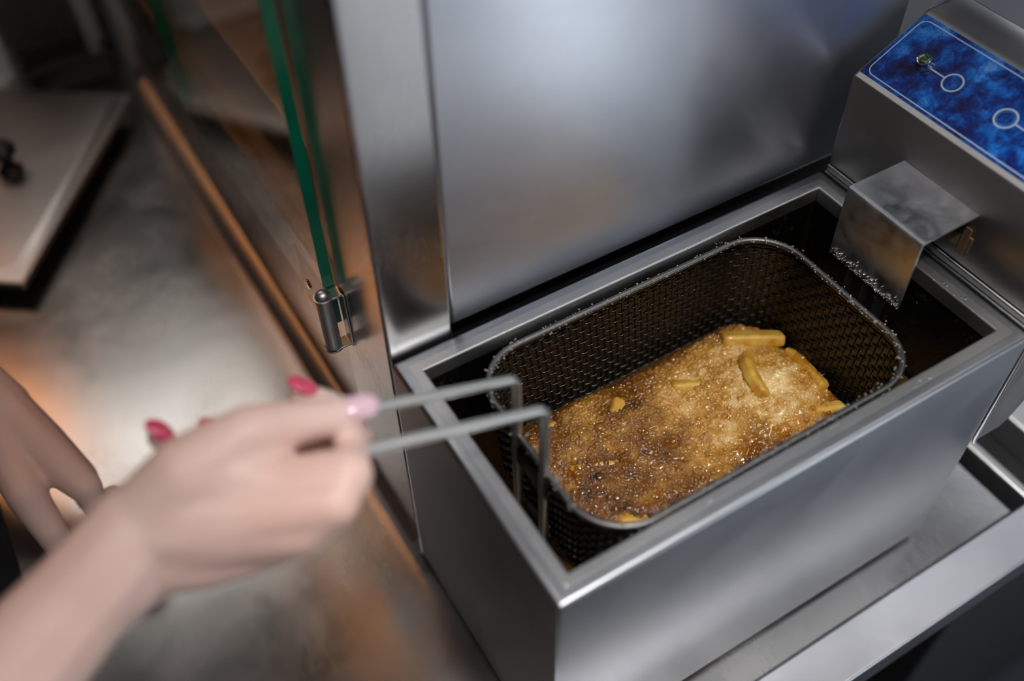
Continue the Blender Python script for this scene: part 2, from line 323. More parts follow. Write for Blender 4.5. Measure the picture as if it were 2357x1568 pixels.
for nm, cx, cy, s, lab in (('ceiling_lamp', -0.30, -0.20, 0.27, 'square white ceiling fill panel added in front of the fryer'), ('ceiling_lamp', -0.15, 1.55, 0.31, 'square warm white ceiling light panel towards the back wall')):
    e = empty(nm, (cx, cy, 1.50), lab, 'ceiling light')
    keep(boxes('lamp_housing', [((cx - s, cy - s, 1.46), (cx + s, cy - s + 0.015, 1.50)), ((cx - s, cy + s - 0.015, 1.46), (cx + s, cy + s, 1.50)), ((cx - s, cy - s + 0.015, 1.46), (cx - s + 0.015, cy + s - 0.015, 1.50)), ((cx + s - 0.015, cy - s + 0.015, 1.46), (cx + s, cy + s - 0.015, 1.50))], 'white_plastic'), e)
    keep(boxes('diffuser', [((cx - s + 0.015, cy - s + 0.015, 1.475), (cx + s - 0.015, cy + s - 0.015, 1.480))], 'lamp_panel', bevel=0), e)

e = empty('strip_lamp', (0.85, -0.22, 1.50), 'long white fluorescent strip light on the ceiling', 'ceiling light')
keep(boxes('lamp_housing', [((0.25, -0.29, 1.47), (1.45, -0.15, 1.50))], 'white_plastic', bevel=0.003), e)
keep(boxes('diffuser', [((0.26, -0.275, 1.460), (1.44, -0.165, 1.470))], 'lamp_panel', bevel=0.002), e)

# ------------------------------------------------------------------ worktop and what carries it
wt = empty('worktop', (0.08, 0.6, ZC), 'long stainless steel worktop with scratched brown tinted surface under the fryer', 'worktop')
keep(boxes('top_sheet', [((-0.287, -0.026, ZC - 0.03), (0.442, 2.0, ZC))], 'counter', bevel=0.001), wt)
keep(boxes('front_edge', [((-0.287, -0.0635, ZC - 0.035), (0.462, -0.0262, ZC + 0.0012))], 'edge', bevel=0.002, seg=3), wt)['label'] = 'brighter cross-brushed front edge strip'
cb = empty('counter_base', (0.08, 0.6, -0.9), 'dark blue cabinet base under the steel worktop', 'cabinet')
keep(boxes('carcass', [((-0.26, 0.02, -0.88), (0.43, 1.98, ZC - 0.031))], 'navy', bevel=0.002), cb)
for i in range(2):
    d = keep(boxes('cabinet_door', [((-0.255 + 0.345 * i, 0.002, -0.80), (0.082 + 0.345 * i, 0.02, ZC - 0.06))], 'navy', bevel=0.002), cb)
    keep(boxes('door_handle', [((-0.10 + 0.345 * i, -0.018, -0.14), (-0.02 + 0.345 * i, 0.002, -0.128))], 'hinge', bevel=0.003), cb)

nu = empty('hob_unit', (0.70, 0.3, -0.9), 'dark neighbouring appliance with black recessed top right of the fryer', 'appliance')
keep(boxes('hob_body', [((0.470, -0.03, -0.88), (1.10, 0.85, -0.045))], 'dark_gap', bevel=0.002), nu)
keep(boxes('hob_rim', [((0.466, -0.03, -0.045), (0.476, 0.85, -0.012)), ((0.520, -0.03, -0.045), (1.10, 0.85, -0.010))], 'rim', bevel=0.002), nu)

# ------------------------------------------------------------------ deep fryer
fr = empty('deep_fryer', (0.18, 0.0978, ZC), 'countertop stainless steel deep fryer with open tank and blue control panel', 'deep fryer')
bm = bmesh.new(); r = 0.0032
prof = [(0.010, 0.0), (0.0, 0.0)] + [(r - r * math.cos(t), H_ - r + r * math.sin(t)) for t in np.linspace(0, math.pi / 2, 5)] + [(0.0085, H_)]
rect_sweep(bm, prof, 0, 0, L_, W_)
keep(from_bm('outer_shell', bm, 'shell', bevel=0.0014, seg=3), fr)
bm = bmesh.new(); r = 0.0018; zi = H_ + 0.0003; w = 0.0156
prof = [(0.0080, H_ - 0.001), (0.0080, zi)] + [(w - r + r * math.sin(t), zi - r + r * math.cos(t)) for t in np.linspace(0, math.pi / 2, 5)] + [(w, H_ - 0.012)]
rect_sweep(bm, prof, 0, 0, L_, W_)
keep(from_bm('tank_flange', bm, 'rim', smooth=35), fr)
bm = bmesh.new()
rect_sweep(bm, [(w - 0.0012, H_ - 0.004), (w - 0.0006, H_ - 0.02), (w + 0.001, 0.03)], 0, 0, L_, W_)
bx0 = bm.verts[:]; ring = [v for v in bm.verts if abs(v.co.z - 0.03) < 1e-6]; bm.faces.new(ring)
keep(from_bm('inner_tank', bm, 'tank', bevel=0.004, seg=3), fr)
keep(boxes('bottom_plate', [((0.004, 0.004, 0.0005), (L_ - 0.004, W_ - 0.004, 0.006))], 'shell'), fr)
for fx in (0.03, L_ - 0.03):
    for fy in (0.03, W_ - 0.03):
        b_ = bmesh.new(); lathe(b_, [(0, 0), (0.011, 0), (0.012, 0.002), (0.012, 0.0085), (0, 0.0085)], Matrix.Translation((fx, fy, ZC))); keep(from_bm('foot', b_, 'black', smooth=40), fr)

# control head: sloped console over the right end of the tank
X0 = 0.3622
hd_b = bmesh.new()
prism(hd_b, [(X0, 0.2478), (0.4600, 0.2478), (0.4600, 0.350), (0.4560, 0.3562), (0.4205, 0.3562), (0.4172, 0.3535), (X0 + 0.0010, 0.3248), (X0, 0.3236)], 'y', 0.0015, 0.1926)
head = keep(from_bm('control_head', hd_b, 'console', bevel=0.0022, seg=3), fr)
b_ = bmesh.new(); prism(b_, [(X0 - 0.0006, 0.2408), (0.44, 0.2408), (0.44, 0.2470), (X0 - 0.0006, 0.2470)], 'y', 0.0015, 0.1926)
o = keep(from_bm('lower_lip', b_, 'console', bevel=0.0016, seg=3), fr)
b_ = bmesh.new()
prism(b_, [(X0, 0.238), (X0, 0.1235), (0.366, 0.1190), (0.392, 0.1180), (0.4010, 0.1260), (0.4160, 0.1560), (0.430, 0.1850), (0.448, 0.2050), (0.448, 0.2400), (X0, 0.2400)], 'y', 0.0000, 0.1938)
keep(from_bm('rear_housing', b_, 'console', bevel=0.0012), fr)
tube_b = bmesh.new(); tube(tube_b, [(X0 - 0.001, -0.0008, 0.238), (X0 - 0.001, -0.0008, 0.126), (X0 + 0.001, -0.0008, 0.1215)], 0.0016, 8)
keep(from_bm('housing_edge_bead', tube_b, 'hinge', smooth=60), fr)
# local frame of the slanted face: s runs up the slope, t along y, n out
P0 = Vector((X0 + 0.0010, 0.0, 0.3248)); sv = (Vector((0.4172, 0, 0.3535)) - P0).normalized(); nv = Vector((-sv.z, 0, sv.x))
def SP(s, y, n=0.0): q = P0 + sv * s + nv * n; return Vector((q.x, y, q.z))
def sheet(name, pts, n0, n1, mat, parent):
    b = bmesh.new(); A = [b.verts.new(SP(s, y, n0)) for s, y in pts]; B = [b.verts.new(SP(s, y, n1)) for s, y in pts]
    b.faces.new(A); b.faces.new(B[::-1])
    for i in range(len(pts)): j = (i + 1) % len(pts); b.faces.new((A[i], A[j], B[j], B[i]))
    return keep(from_bm(name, b, mat), parent)
def line_strip(name, pts, wdt, mat, parent, closed=False):
    b = bmesh.new(); N = len(pts); left = []; right = []
    for i in range(N):
        a = Vector(pts[i - 1] if (closed or i > 0) else pts[i]); c = Vector(pts[(i + 1) % N] if (closed or i < N - 1) else pts[i])
        t = (c - a).normalized(); q = Vector((-t.y, t.x)) * wdt / 2; p = Vector(pts[i])
        left.append(b.verts.new(SP(p.x + q.x, p.y + q.y, 0.00075))); right.append(b.verts.new(SP(p.x - q.x, p.y - q.y, 0.00075)))
    for i in range(N if closed else N - 1): j = (i + 1) % N; b.faces.new((left[i], left[j], right[j], right[i]))
    o = from_bm(name, b, mat); md = o.modifiers.new('film', 'SOLIDIFY'); md.thickness = 0.00012; return keep(o, parent)
ov = sheet('control_overlay', [(0.0035, 0.0060), (0.0035, 0.1905), (0.0612, 0.1905), (0.0612, 0.0060)], 0.00005, 0.0007, 'blue', head)
ov['label'] = 'mottled blue printed control overlay'
def rrect(s0, s1, y0, y1, rad, n=6):
    out = []
    for cx, cy, a0 in ((s1 - rad, y1 - rad, 0), (s0 + rad, y1 - rad, 90), (s0 + rad, y0 + rad, 180), (s1 - rad, y0 + rad, 270)):
        for k in range(n + 1): a = math.radians(a0 + 90 * k / n); out.append((cx + rad * math.cos(a), cy + rad * math.sin(a)))
    return out
line_strip('border_line', rrect(0.0058, 0.0580, 0.0095, 0.1875, 0.006), 0.0008, 'print', head, True)['label'] = 'pale line framing the overlay'
def circ(s, y, rad, n=48): return [(s + rad * math.cos(2 * math.pi * k / n), y + rad * math.sin(2 * math.pi * k / n)) for k in range(n)]
line_strip('printed_ring', circ(0.0312, 0.1360, 0.0066), 0.0011, 'print', head, True)
line_strip('printed_ring', circ(0.0305, 0.0918, 0.0069), 0.0012, 'print', head, True)
line_strip('printed_ring', circ(0.0305, 0.0918, 0.0052), 0.0004, 'print_blue', head, True)
line_strip('printed_line', [(0.0312, 0.1560), (0.0312, 0.1426)], 0.0010, 'print', head)
line_strip('printed_line', [(0.0305, 0.0849), (0.0305, 0.0720)], 0.0010, 'print', head)
Ml = Matrix.Translation(SP(0.0312, 0.1598, 0.0006)) @ Matrix.Scale(1.15, 4) @ nv.to_track_quat('Z', 'Y').to_matrix().to_4x4()
b_ = bmesh.new(); lathe(b_, [(0.0052, 0), (0.0052, 0.0008), (0.0040, 0.0020), (0.0038, 0.0042), (0.0042, 0.0050), (0.0044, 0.0058), (0.0040, 0.0064), (0.0034, 0.0060), (0.0030, 0.0050), (0, 0.0048)], Ml, 32)
keep(from_bm('lamp_bezel', b_, 'chrome', smooth=50), head)['label'] = 'chrome bezel of the indicator lamp'
b_ = bmesh.new(); lathe(b_, [(0.0034, 0.0052), (0.0030, 0.0058), (0.0018, 0.0063), (0, 0.0065)], Ml, 24)
keep(from_bm('lamp_lens', b_, 'lens', smooth=50), head)['label'] = 'dark green indicator lamp lens'
# bent cover plate over the heating element
t_ = 0.0014; zb = 0.2912; xf = 0.3112; ra = 0.0035
ang = np.linspace(0, math.pi / 2, 6)
outer = [(X0 - 0.0002, zb)] + [(xf + ra - ra * math.sin(a), zb - ra + ra * math.cos(a)) for a in ang] + [(xf + 0.001, 0.2315)]
inner = [(xf + 0.001 + t_, 0.2315)] + [(xf + ra - (ra - t_) * math.sin(a), zb - ra + (ra - t_) * math.cos(a)) for a in ang[::-1]] + [(X0 - 0.0002, zb - t_)]
b_ = bmesh.new(); prism(b_, outer + inner, 'y', 0.0665, 0.1318)
cov = keep(from_bm('element_cover', b_, 'bracket', smooth=35), fr)
b_ = bmesh.new()
for k in range(150):
    y = rng.uniform(0.067, 0.131); zz = 0.2315 + abs(rng.normal(0, 0.0035)); rr = rng.uniform(0.0004, 0.0011)
    bmesh.ops.create_icosphere(b_, subdivisions=1, radius=rr, matrix=Matrix.Translation((xf + 0.0004, y, zz)))
d_ = from_bm('residue_droplets', b_, 'chrome', smooth=180); d_['kind'] = 'stuff'; keep(d_, cov)
b_ = bmesh.new(); lathe(b_, [(0, 0), (0.009, 0), (0.0095, 0.001), (0.0088, 0.003), (0.006, 0.0036), (0, 0.0030)], Matrix.Translation((X0 + 0.0002, 0.080, 0.2780)) @ Matrix.Rotation(-math.pi / 2, 4, 'Y'), 24)
keep(from_bm('element_grommet', b_, 'black', smooth=40), fr)
keep(boxes('rusty_plate', [((X0 - 0.0012, 0.0635, 0.2595), (X0 + 0.001, 0.0965, 0.2725)), ((X0 - 0.0018, 0.0660, 0.2560), (X0 - 0.0008, 0.0720, 0.2790))], 'rust'), fr)
b_ = bmesh.new()
for yy in (0.085, 0.098, 0.113):
    tube(b_, [(X0 - 0.002, yy, 0.270), (0.325, yy, 0.270), (0.319, yy, 0.264), (0.319, yy, 0.125), (0.312, yy, 0.118)] + [(0.08, yy, 0.095)], 0.0035, 10)
keep(from_bm('heating_element', b_, 'dark_gap', smooth=60), fr)

# ------------------------------------------------------------------ frying basket
bk = empty('frying_basket', (0.167, 0.0975, 0.112), 'dark woven wire frying basket with long wire handle inside the fryer', 'basket')
def rring(x0, x1, y0, y1, rad, n):
    """n points evenly spaced round a rounded rectangle"""
    segs = [('l', (x0 + rad, y0), (x1 - rad, y0)), ('a', (x1 - rad, y0 + rad), -90), ('l', (x1, y0 + rad), (x1, y1 - rad)), ('a', (x1 - rad, y1 - rad), 0),
            ('l', (x1 - rad, y1), (x0 + rad, y1)), ('a', (x0 + rad, y1 - rad), 90), ('l', (x0, y1 - rad), (x0, y0 + rad)), ('a', (x0 + rad, y0 + rad), 180)]
    ln = [math.dist(s[1], s[2]) if s[0] == 'l' else rad * math.pi / 2 for s in segs]; tot = sum(ln); P = []; T = []
    for i in range(n):
        d = tot * i / n; k = 0
        while d > ln[k] and k < 7: d -= ln[k]; k += 1
        s = segs[k]; f = d / ln[k]
        if s[0] == 'l':
            P.append((s[1][0] + (s[2][0] - s[1][0]) * f, s[1][1] + (s[2][1] - s[1][1]) * f)); t = (s[2][0] - s[1][0], s[2][1] - s[1][1]); q = math.hypot(*t); T.append((t[1] / q, -t[0] / q))
        else:
            a = math.radians(s[2] + 90 * f); P.append((s[1][0] + rad * math.cos(a), s[1][1] + rad * math.sin(a))); T.append((math.cos(a), math.sin(a)))
    return np.array(P), np.array(T)
BX0, BX1, BY0, BY1, BZ1, BZ0 = 0.0432, 0.2920, 0.0215, 0.1740, 0.2302, 0.113
def bring(z, n):
    f = (BZ1 - z) / (BZ1 - BZ0); d = 0.011 * f; return rring(BX0 + d, BX1 - d, BY0 + d, BY1 - d, 0.036 - 0.008 * f, n)
NV = 136; SUB = 4; NZ = 22; wr = 0.00062
def wire_mesh(paths, radius, nside, closed):
    V = []; F = []; base = 0
    for P in paths:
        P = np.asarray(P); N = len(P)
        T = (np.roll(P, -1, 0) - np.roll(P, 1, 0)) if closed else np.gradient(P, axis=0)
        T /= np.linalg.norm(T, axis=1)[:, None]
        A = np.array([0, 0, 1.0]) if closed else np.array([0.6, 0.8, 0.0])
        U = np.cross(T, A); U /= np.linalg.norm(U, axis=1)[:, None]; Wv = np.cross(T, U)
        for k in range(nside):
            a = 2 * math.pi * k / nside; V.append(P + (U * math.cos(a) + Wv * math.sin(a)) * radius)
        idx = lambda i, k: base + (k % nside) * N + (i % N)
        for i in range(N if closed else N - 1):
            for k in range(nside): F.append((idx(i, k), idx(i, k + 1), idx(i + 1, k + 1), idx(i + 1, k)))
        base += nside * N
    me = bpy.data.meshes.new('wire_mesh'); me.from_pydata(np.concatenate(V).tolist(), [], F); me.update()
    for p in me.polygons: p.use_smooth = True
    return me
hp = []
zs = np.linspace(BZ1 - 0.004, BZ0, NZ)
for j, z in enumerate(zs):
    P, Nn = bring(z, NV * SUB); i = np.arange(NV * SUB); ph = 0.5 * math.pi * (i / 2.0 * 4 / SUB) + math.pi * j
    off = 0.00085 * np.cos(math.pi * i / SUB + math.pi * j)
    hp.append(np.column_stack([P + Nn * off[:, None], np.full(len(P), z) + 0.0005 * np.sin(math.pi * i / SUB + math.pi * j)]))
o = link('woven_hoops', wire_mesh(hp, wr, 5, True), 'wire'); o['kind'] = 'stuff'; keep(o, bk)
vp = []
zf = np.linspace(BZ1, BZ0, (NZ - 1) * 3 + 1); rings = [bring(z, NV) for z in zf]
for k in range(NV):
    off = [0.0002 * math.cos(math.pi * q / 3 + math.pi * k) for q in range(len(zf))]
    vp.append(np.array([[*(rings[q][0][k] - rings[q][1][k] * off[q]), zf[q]] for q in range(len(zf))]))
o = link('woven_uprights', wire_mesh(vp, wr, 5, False), 'wire'); o['kind'] = 'stuff'; keep(o, bk)
film = bmesh.new(); fz = np.linspace(BZ1 - 0.006, BZ0 + 0.004, 8); fr_rings = []  # opaque dark liner added so the foam does not show through the mesh
for z in fz:
    P, Nn = bring(z, 96); fr_rings.append([film.verts.new((*(p + n_ * 0.0001), z)) for p, n_ in zip(P, Nn)])
for A, B in zip(fr_rings, fr_rings[1:]):
    for k in range(96): film.faces.new((A[k], A[(k + 1) % 96], B[(k + 1) % 96], B[k]))
o = from_bm('mesh_liner', film, 'film', smooth=180); o['label'] = 'dark opaque liner bridging the mesh openings'; keep(o, bk)
bp_paths = []
for x in np.arange(BX0 + 0.016, BX1 - 0.014, 0.0056): bp_paths.append([(x, BY0 + 0.013, BZ0), (x, (BY0 + BY1) / 2, BZ0), (x, BY1 - 0.013, BZ0)])
for y in np.arange(BY0 + 0.016, BY1 - 0.014, 0.0056): bp_paths.append([(BX0 + 0.013, y, BZ0), ((BX0 + BX1) / 2, y, BZ0), (BX1 - 0.013, y, BZ0)])
bb = bmesh.new()
for p in bp_paths: tube(bb, p, wr, 4)
o = from_bm('bottom_mesh', bb, 'wire', smooth=180); o['kind'] = 'stuff'; keep(o, bk)
bb = bmesh.new(); P, _ = bring(BZ1, 160); tube(bb, [(*p, BZ1 + 0.0012) for p in P], 0.0024, 10, True)
keep(from_bm('rim_wire', bb, 'rimwire', smooth=180), bk)
bb = bmesh.new(); P, _ = bring(BZ1 - 0.005, 160)
ring_o = [bb.verts.new((*(p), BZ1)) for p in P]; ring_i = [bb.verts.new((*p, BZ1 - 0.0055)) for p in P]
for k in range(160): bb.faces.new((ring_o[k], ring_o[(k + 1) % 160], ring_i[(k + 1) % 160], ring_i[k]))
o = from_bm('rim_band', bb, 'wire', smooth=180); md = o.modifiers.new('sheet', 'SOLIDIFY'); md.thickness = 0.0009; md.offset = 0; keep(o, bk)
bb = bmesh.new()
for k in range(1100):       # cooked-on crust on the rim
    i = rng.integers(0, 160); P_, N_ = P[i], None
    bmesh.ops.create_icosphere(bb, subdivisions=1, radius=rng.uniform(0.0003, 0.0009), matrix=Matrix.Translation((P_[0] + rng.normal(0, 0.0016), P_[1] + rng.normal(0, 0.0016), BZ1 + 0.0012 + rng.uniform(0.0, 0.0022))))
o = from_bm('rim_crust', bb, 'crust', smooth=180); o['kind'] = 'stuff'; keep(o, bk)
def bend_path(pts, rad, n=7):
    out = [Vector(pts[0])]
    for a, b, c in zip(pts, pts[1:], pts[2:]):
        a, b, c = Vector(a), Vector(b), Vector(c); u = (a - b).normalized(); v = (c - b).normalized(); h = math.acos(max(-1, min(1, u.dot(v)))) / 2
        d = min(rad / math.tan(h), (a - b).length * 0.45, (c - b).length * 0.45); r2 = d * math.tan(h); ctr = b + (u + v).normalized() * (r2 / math.sin(h)); s = b + u * d - ctr; e = b + v * d - ctr; w_ = s.angle(e)
        for k in range(n + 1): f = k / n; out.append(ctr + (s * math.sin((1 - f) * w_) + e * math.sin(f * w_)) / math.sin(w_))
    out.append(Vector(pts[-1])); return out
hy = (0.0822, 0.1129); hx = 0.0405
hnd = bmesh.new(); dirx = Vector((-0.142, 0, 0.0545)).normalized()
tops = [Vector((hx + 0.002, hy[0], 0.2905)), Vector((hx + 0.002, hy[1], 0.2840))]
ends = [tops[0] + dirx * 0.150, tops[1] + dirx * 0.150]
path = bend_path([(hx + 0.003, hy[0], 0.150), tops[0], ends[0], ends[1], tops[1], (hx + 0.003, hy[1], 0.150)], 0.007)
tube(hnd, path, 0.0032, 12)
keep(from_bm('wire_handle', hnd, 'handle', smooth=60), bk)['label'] = 'bright steel double wire handle'
for br in (((hx + 0.0005, 0.076, 0.206), (hx + 0.0020, 0.119, 0.222)), ((hx + 0.0035, 0.076, 0.160), (hx + 0.0050, 0.119, 0.172))): keep(boxes('handle_bracket', [br], 'wire'), bk)

# ------------------------------------------------------------------ oil, foam, bubbles
OZ = 0.1580
ol = boxes('frying_oil', [((0.0175, 0.0175, 0.128), (L_ - 0.0175, W_ - 0.0175, 0.1505))], 'oil', bevel=0.0005); tag(ol, 'dark amber frying oil filling the tank around the basket', 'oil', kind='stuff')
f_ = (BZ1 - OZ) / (BZ1 - BZ0); dd = 0.011 * f_ + 0.0016
gx0, gx1, gy0, gy1, gr = BX0 + dd, BX1 - dd, BY0 + dd, BY1 - dd, 0.030
nx, ny = 840, 510
X, Y = np.meshgrid(np.linspace(gx0, gx1, nx), np.linspace(gy0, gy1, ny), indexing='ij')
def fbm(X, Y, f0, octs, seed):
    r = np.random.default_rng(seed); out = np.zeros_like(X); a = 1.0
    for o_ in range(octs):
        for _ in range(7):
            th = r.uniform(0, 2 * math.pi); f = f0 * (2 ** o_) * r.uniform(0.7, 1.4); out += a * np.sin(2 * math.pi * f * (X * math.cos(th) + Y * math.sin(th)) + r.uniform(0, 6.28)) / 2.6
        a *= 0.55
    return out
big = fbm(X, Y, 9, 3, 3)
def gauss(cx, cy, sx, sy, amp): return amp * np.exp(-((X - cx) / sx) ** 2 - ((Y - cy) / sy) ** 2)
mound = gauss(0.225, 0.100, 0.055, 0.045, 0.011) + gauss(0.265, 0.075, 0.030, 0.030, 0.007) + gauss(0.150, 0.125, 0.04, 0.03, 0.004) + gauss(0.090, 0.08, 0.05, 0.05, 0.003) - gauss(0.195, 0.045, 0.028, 0.012, 0.004)
Zf = OZ + mound + 0.0013 * big + 0.0004 * fbm(X, Y, 60, 2, 5)
froth = np.clip(0.20 + 0.11 * fbm(X, Y, 14, 3, 9) + 0.03 * fbm(X, Y, 90, 3, 21) + gauss(0.235, 0.105, 0.075, 0.050, 0.48) - gauss(0.195, 0.045, 0.03, 0.014, 0.25) - gauss(0.11, 0.05, 0.06, 0.035, 0.10), 0, 1)
base = Zf.copy(); hx_, hy_ = (gx1 - gx0) / (nx - 1), (gy1 - gy0) / (ny - 1)
def dome(cx, cy, rad, sink):
    i0, i1 = int(max(0, (cx - rad - gx0) / hx_)), int(min(nx - 1, (cx + rad - gx0) / hx_ + 1)); j0, j1 = int(max(0, (cy - rad - gy0) / hy_)), int(min(ny - 1, (cy + rad - gy0) / hy_ + 1))
    if i1 <= i0 or j1 <= j0: return
    xs, ys = X[i0:i1 + 1, j0:j1 + 1], Y[i0:i1 + 1, j0:j1 + 1]; d2 = (xs - cx) ** 2 + (ys - cy) ** 2
    ci, cj = min(nx - 1, max(0, int((cx - gx0) / hx_))), min(ny - 1, max(0, int((cy - gy0) / hy_)))
    cap = np.where(d2 < rad * rad, base[ci, cj] - rad * sink + np.sqrt(np.maximum(rad * rad - d2, 0)), -1)
    Zf[i0:i1 + 1, j0:j1 + 1] = np.maximum(Zf[i0:i1 + 1, j0:j1 + 1], cap)
for n_, r0, r1, s0, s1 in ((5500, 0.0006, 0.0012, 0.0, 0.4), (1500, 0.0012, 0.0020, 0.1, 0.5), (260, 0.0020, 0.0030, 0.2, 0.55), (36, 0.0030, 0.0045, 0.3, 0.6)):
    for _ in range(n_): dome(rng.uniform(gx0, gx1), rng.uniform(gy0, gy1), rng.uniform(r0, r1), rng.uniform(s0, s1))
# keep the foam inside the rounded basket: pull border cells to the rounded rectangle and down
cx = np.clip(X, gx0 + gr, gx1 - gr); cy = np.clip(Y, gy0 + gr, gy1 - gr); dx, dy = X - cx, Y - cy
corner = (np.abs(dx) > 1e-9) & (np.abs(dy) > 1e-9); dist = np.hypot(dx, dy); k = np.where(corner & (dist > gr), gr / np.maximum(dist, 1e-9), 1.0)
Xw, Yw = cx + dx * k, cy + dy * k
edge = np.minimum.reduce([np.where(corner, gr - np.minimum(dist, gr), np.minimum.reduce([X - gx0, gx1 - X, Y - gy0, gy1 - Y]))])
Zf -= 0.010 * np.exp(-np.maximum(edge, 0) / 0.004) + 0.004 * np.exp(-np.maximum(edge, 0) / 0.012)
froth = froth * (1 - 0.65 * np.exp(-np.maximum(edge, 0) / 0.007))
verts = np.column_stack([Xw.ravel(), Yw.ravel(), Zf.ravel()])
ii, jj = np.meshgrid(np.arange(nx - 1), np.arange(ny - 1), indexing='ij'); q0 = (ii * ny + jj).ravel()
faces = np.column_stack([q0, q0 + ny, q0 + ny + 1, q0 + 1])
me = bpy.data.meshes.new('frying_foam'); me.vertices.add(len(verts)); me.vertices.foreach_set('co', verts.ravel())
me.loops.add(len(faces) * 4); me.loops.foreach_set('vertex_index', faces.ravel()); me.polygons.add(len(faces)); me.polygons.foreach_set('loop_start', np.arange(len(faces)) * 4)
me.polygons.foreach_set('use_smooth', np.ones(len(faces), bool)); me.update(calc_edges=True); me.validate()
at = me.attributes.new('froth', 'FLOAT', 'POINT'); at.data.foreach_set('value', froth.ravel().astype(np.float32))
fo = link('frying_foam', me, 'foam'); tag(fo, 'golden brown bubbling oil foam inside the wire basket', 'foam', kind='stuff')
def foam_z(x, y): return float(base[min(nx - 1, max(0, int((x - gx0) / hx_))), min(ny - 1, max(0, int((y - gy0) / hy_)))])
bb = bmesh.new()
def bub(x, y, rad, lift=0.1):
    bmesh.ops.create_icosphere(bb, subdivisions=3, radius=rad, matrix=Matrix.Translation((x, y, foam_z(x, y) + rad * lift)))
for x, y, rad in ((0.1190, 0.1000, 0.0050), (0.1560, 0.0940, 0.0062), (0.1980, 0.0640, 0.0085), (0.2240, 0.0600, 0.0060), (0.1180, 0.0760, 0.0040), (0.0850, 0.1080, 0.0040), (0.0960, 0.0700, 0.0038), (0.2780, 0.1020, 0.0060), (0.2800, 0.0830, 0.0055), (0.0960, 0.1560, 0.0050), (0.1850, 0.0480, 0.0042), (0.1600, 0.0520, 0.0036), (0.2350, 0.1200, 0.0045)):
    bub(x, y, rad, 0.05)
for _ in range(150): bub(rng.uniform(gx0 + .006, gx1 - .006), rng.uniform(gy0 + .006, gy1 - .006), rng.uniform(0.0014, 0.0030), rng.uniform(-0.2, 0.2))
ob = from_bm('oil_bubbles', bb, 'bubble', smooth=180); tag(ob, 'clear oil bubbles rising on the golden foam', 'bubbles', kind='stuff')

# ------------------------------------------------------------------ fries
def fry(label, p0, p1, wdt=0.0100, hgt=0.0095, bend=0.0, roll=0.0, seed=0):
    p0, p1 = Vector(p0), Vector(p1); d = (p1 - p0); n = 9; bmf = bmesh.new(); rs = random.Random(seed)
    t = d.normalized(); side = t.cross(Vector((0, 0, 1))).normalized(); up = side.cross(t)
    side, up = side * math.cos(roll) + up * math.sin(roll), up * math.cos(roll) - side * math.sin(roll)
    rings = []; org = p0
    for i in range(n):
        f = i / (n - 1); c = d * f + (side * bend * (4 * f * (1 - f)))
        tp = 1.0 if 0 < i < n - 1 else 0.86
        a, b_ = wdt / 2 * tp * rs.uniform(0.92, 1.06), hgt / 2 * tp * rs.uniform(0.92, 1.06)
        rings.append([bmf.verts.new(c + side * sx * a + up * sy * b_) for sx, sy in ((-1, -1), (1, -1), (1, 1), (-1, 1))])
    for A, B in zip(rings, rings[1:]):
        for k_ in range(4): bmf.faces.new((A[k_], A[(k_ + 1) % 4], B[(k_ + 1) % 4], B[k_]))
    bmf.faces.new(rings[0][::-1]); bmf.faces.new(rings[-1])
    o = from_bm('french_fry', bmf, 'fry', bevel=0.0026, seg=3); o.location = org - Vector((0, 0, 0.0040)); tag(o, label, 'french fry', 'fries frying in the basket'); return o
FR = [
 ('broad pale fry lying against the back right corner of the foam', (0.2420, 0.1490, 0.1670), (0.2830, 0.1265, 0.1650), 0.0150, 0.010, 0.0, 0.5),
 ('curved yellow fry rising from the foam right of the middle', (0.2480, 0.1280, 0.1670), (0.2290, 0.0870, 0.1735), 0.0100, 0.010, 0.006, 0.7),
 ('yellow fry with pointed end nearest the right mesh wall', (0.2800, 0.1180, 0.1600), (0.2720, 0.0730, 0.1690), 0.0110, 0.010, -0.002, 0.6),
 ('short fry end with an orange tip in the middle of the foam', (0.1830, 0.1330, 0.1655), (0.2140, 0.1180, 0.1630), 0.0110, 0.0095, 0.0, 0.5),
 ('stubby pale fry poking up left of the orange tipped one', (0.1460, 0.1440, 0.1655), (0.1230, 0.1250, 0.1560), 0.0110, 0.011, 0.0, 0.5),
 ('brown orange fry edge against the far left mesh wall', (0.0860, 0.1540, 0.1590), (0.1180, 0.1480, 0.1550), 0.0110, 0.010, 0.0, 0.6),
 ('straight sunken fry nearest the wire handle', (0.0830, 0.1140, 0.1600), (0.1220, 0.0990, 0.1590), 0.0100, 0.010, 0.0, 0.6),
 ('fry tip at the near left corner of the basket rim', (0.0880, 0.0640, 0.1640), (0.1080, 0.0520, 0.1600), 0.0110, 0.010, 0.0, 0.5),
 ('broad half sunken fry in front of the curved one', (0.1860, 0.0870, 0.1620), (0.2160, 0.0730, 0.1660), 0.0130, 0.010, 0.0, 0.3),
 ('browned fry end behind the front rim at the right', (0.2540, 0.0640, 0.1650), (0.2780, 0.0560, 0.1620), 0.0110, 0.010, 0.0, 0.4),
]
for i, a in enumerate(FR): fry(*a, seed=i)

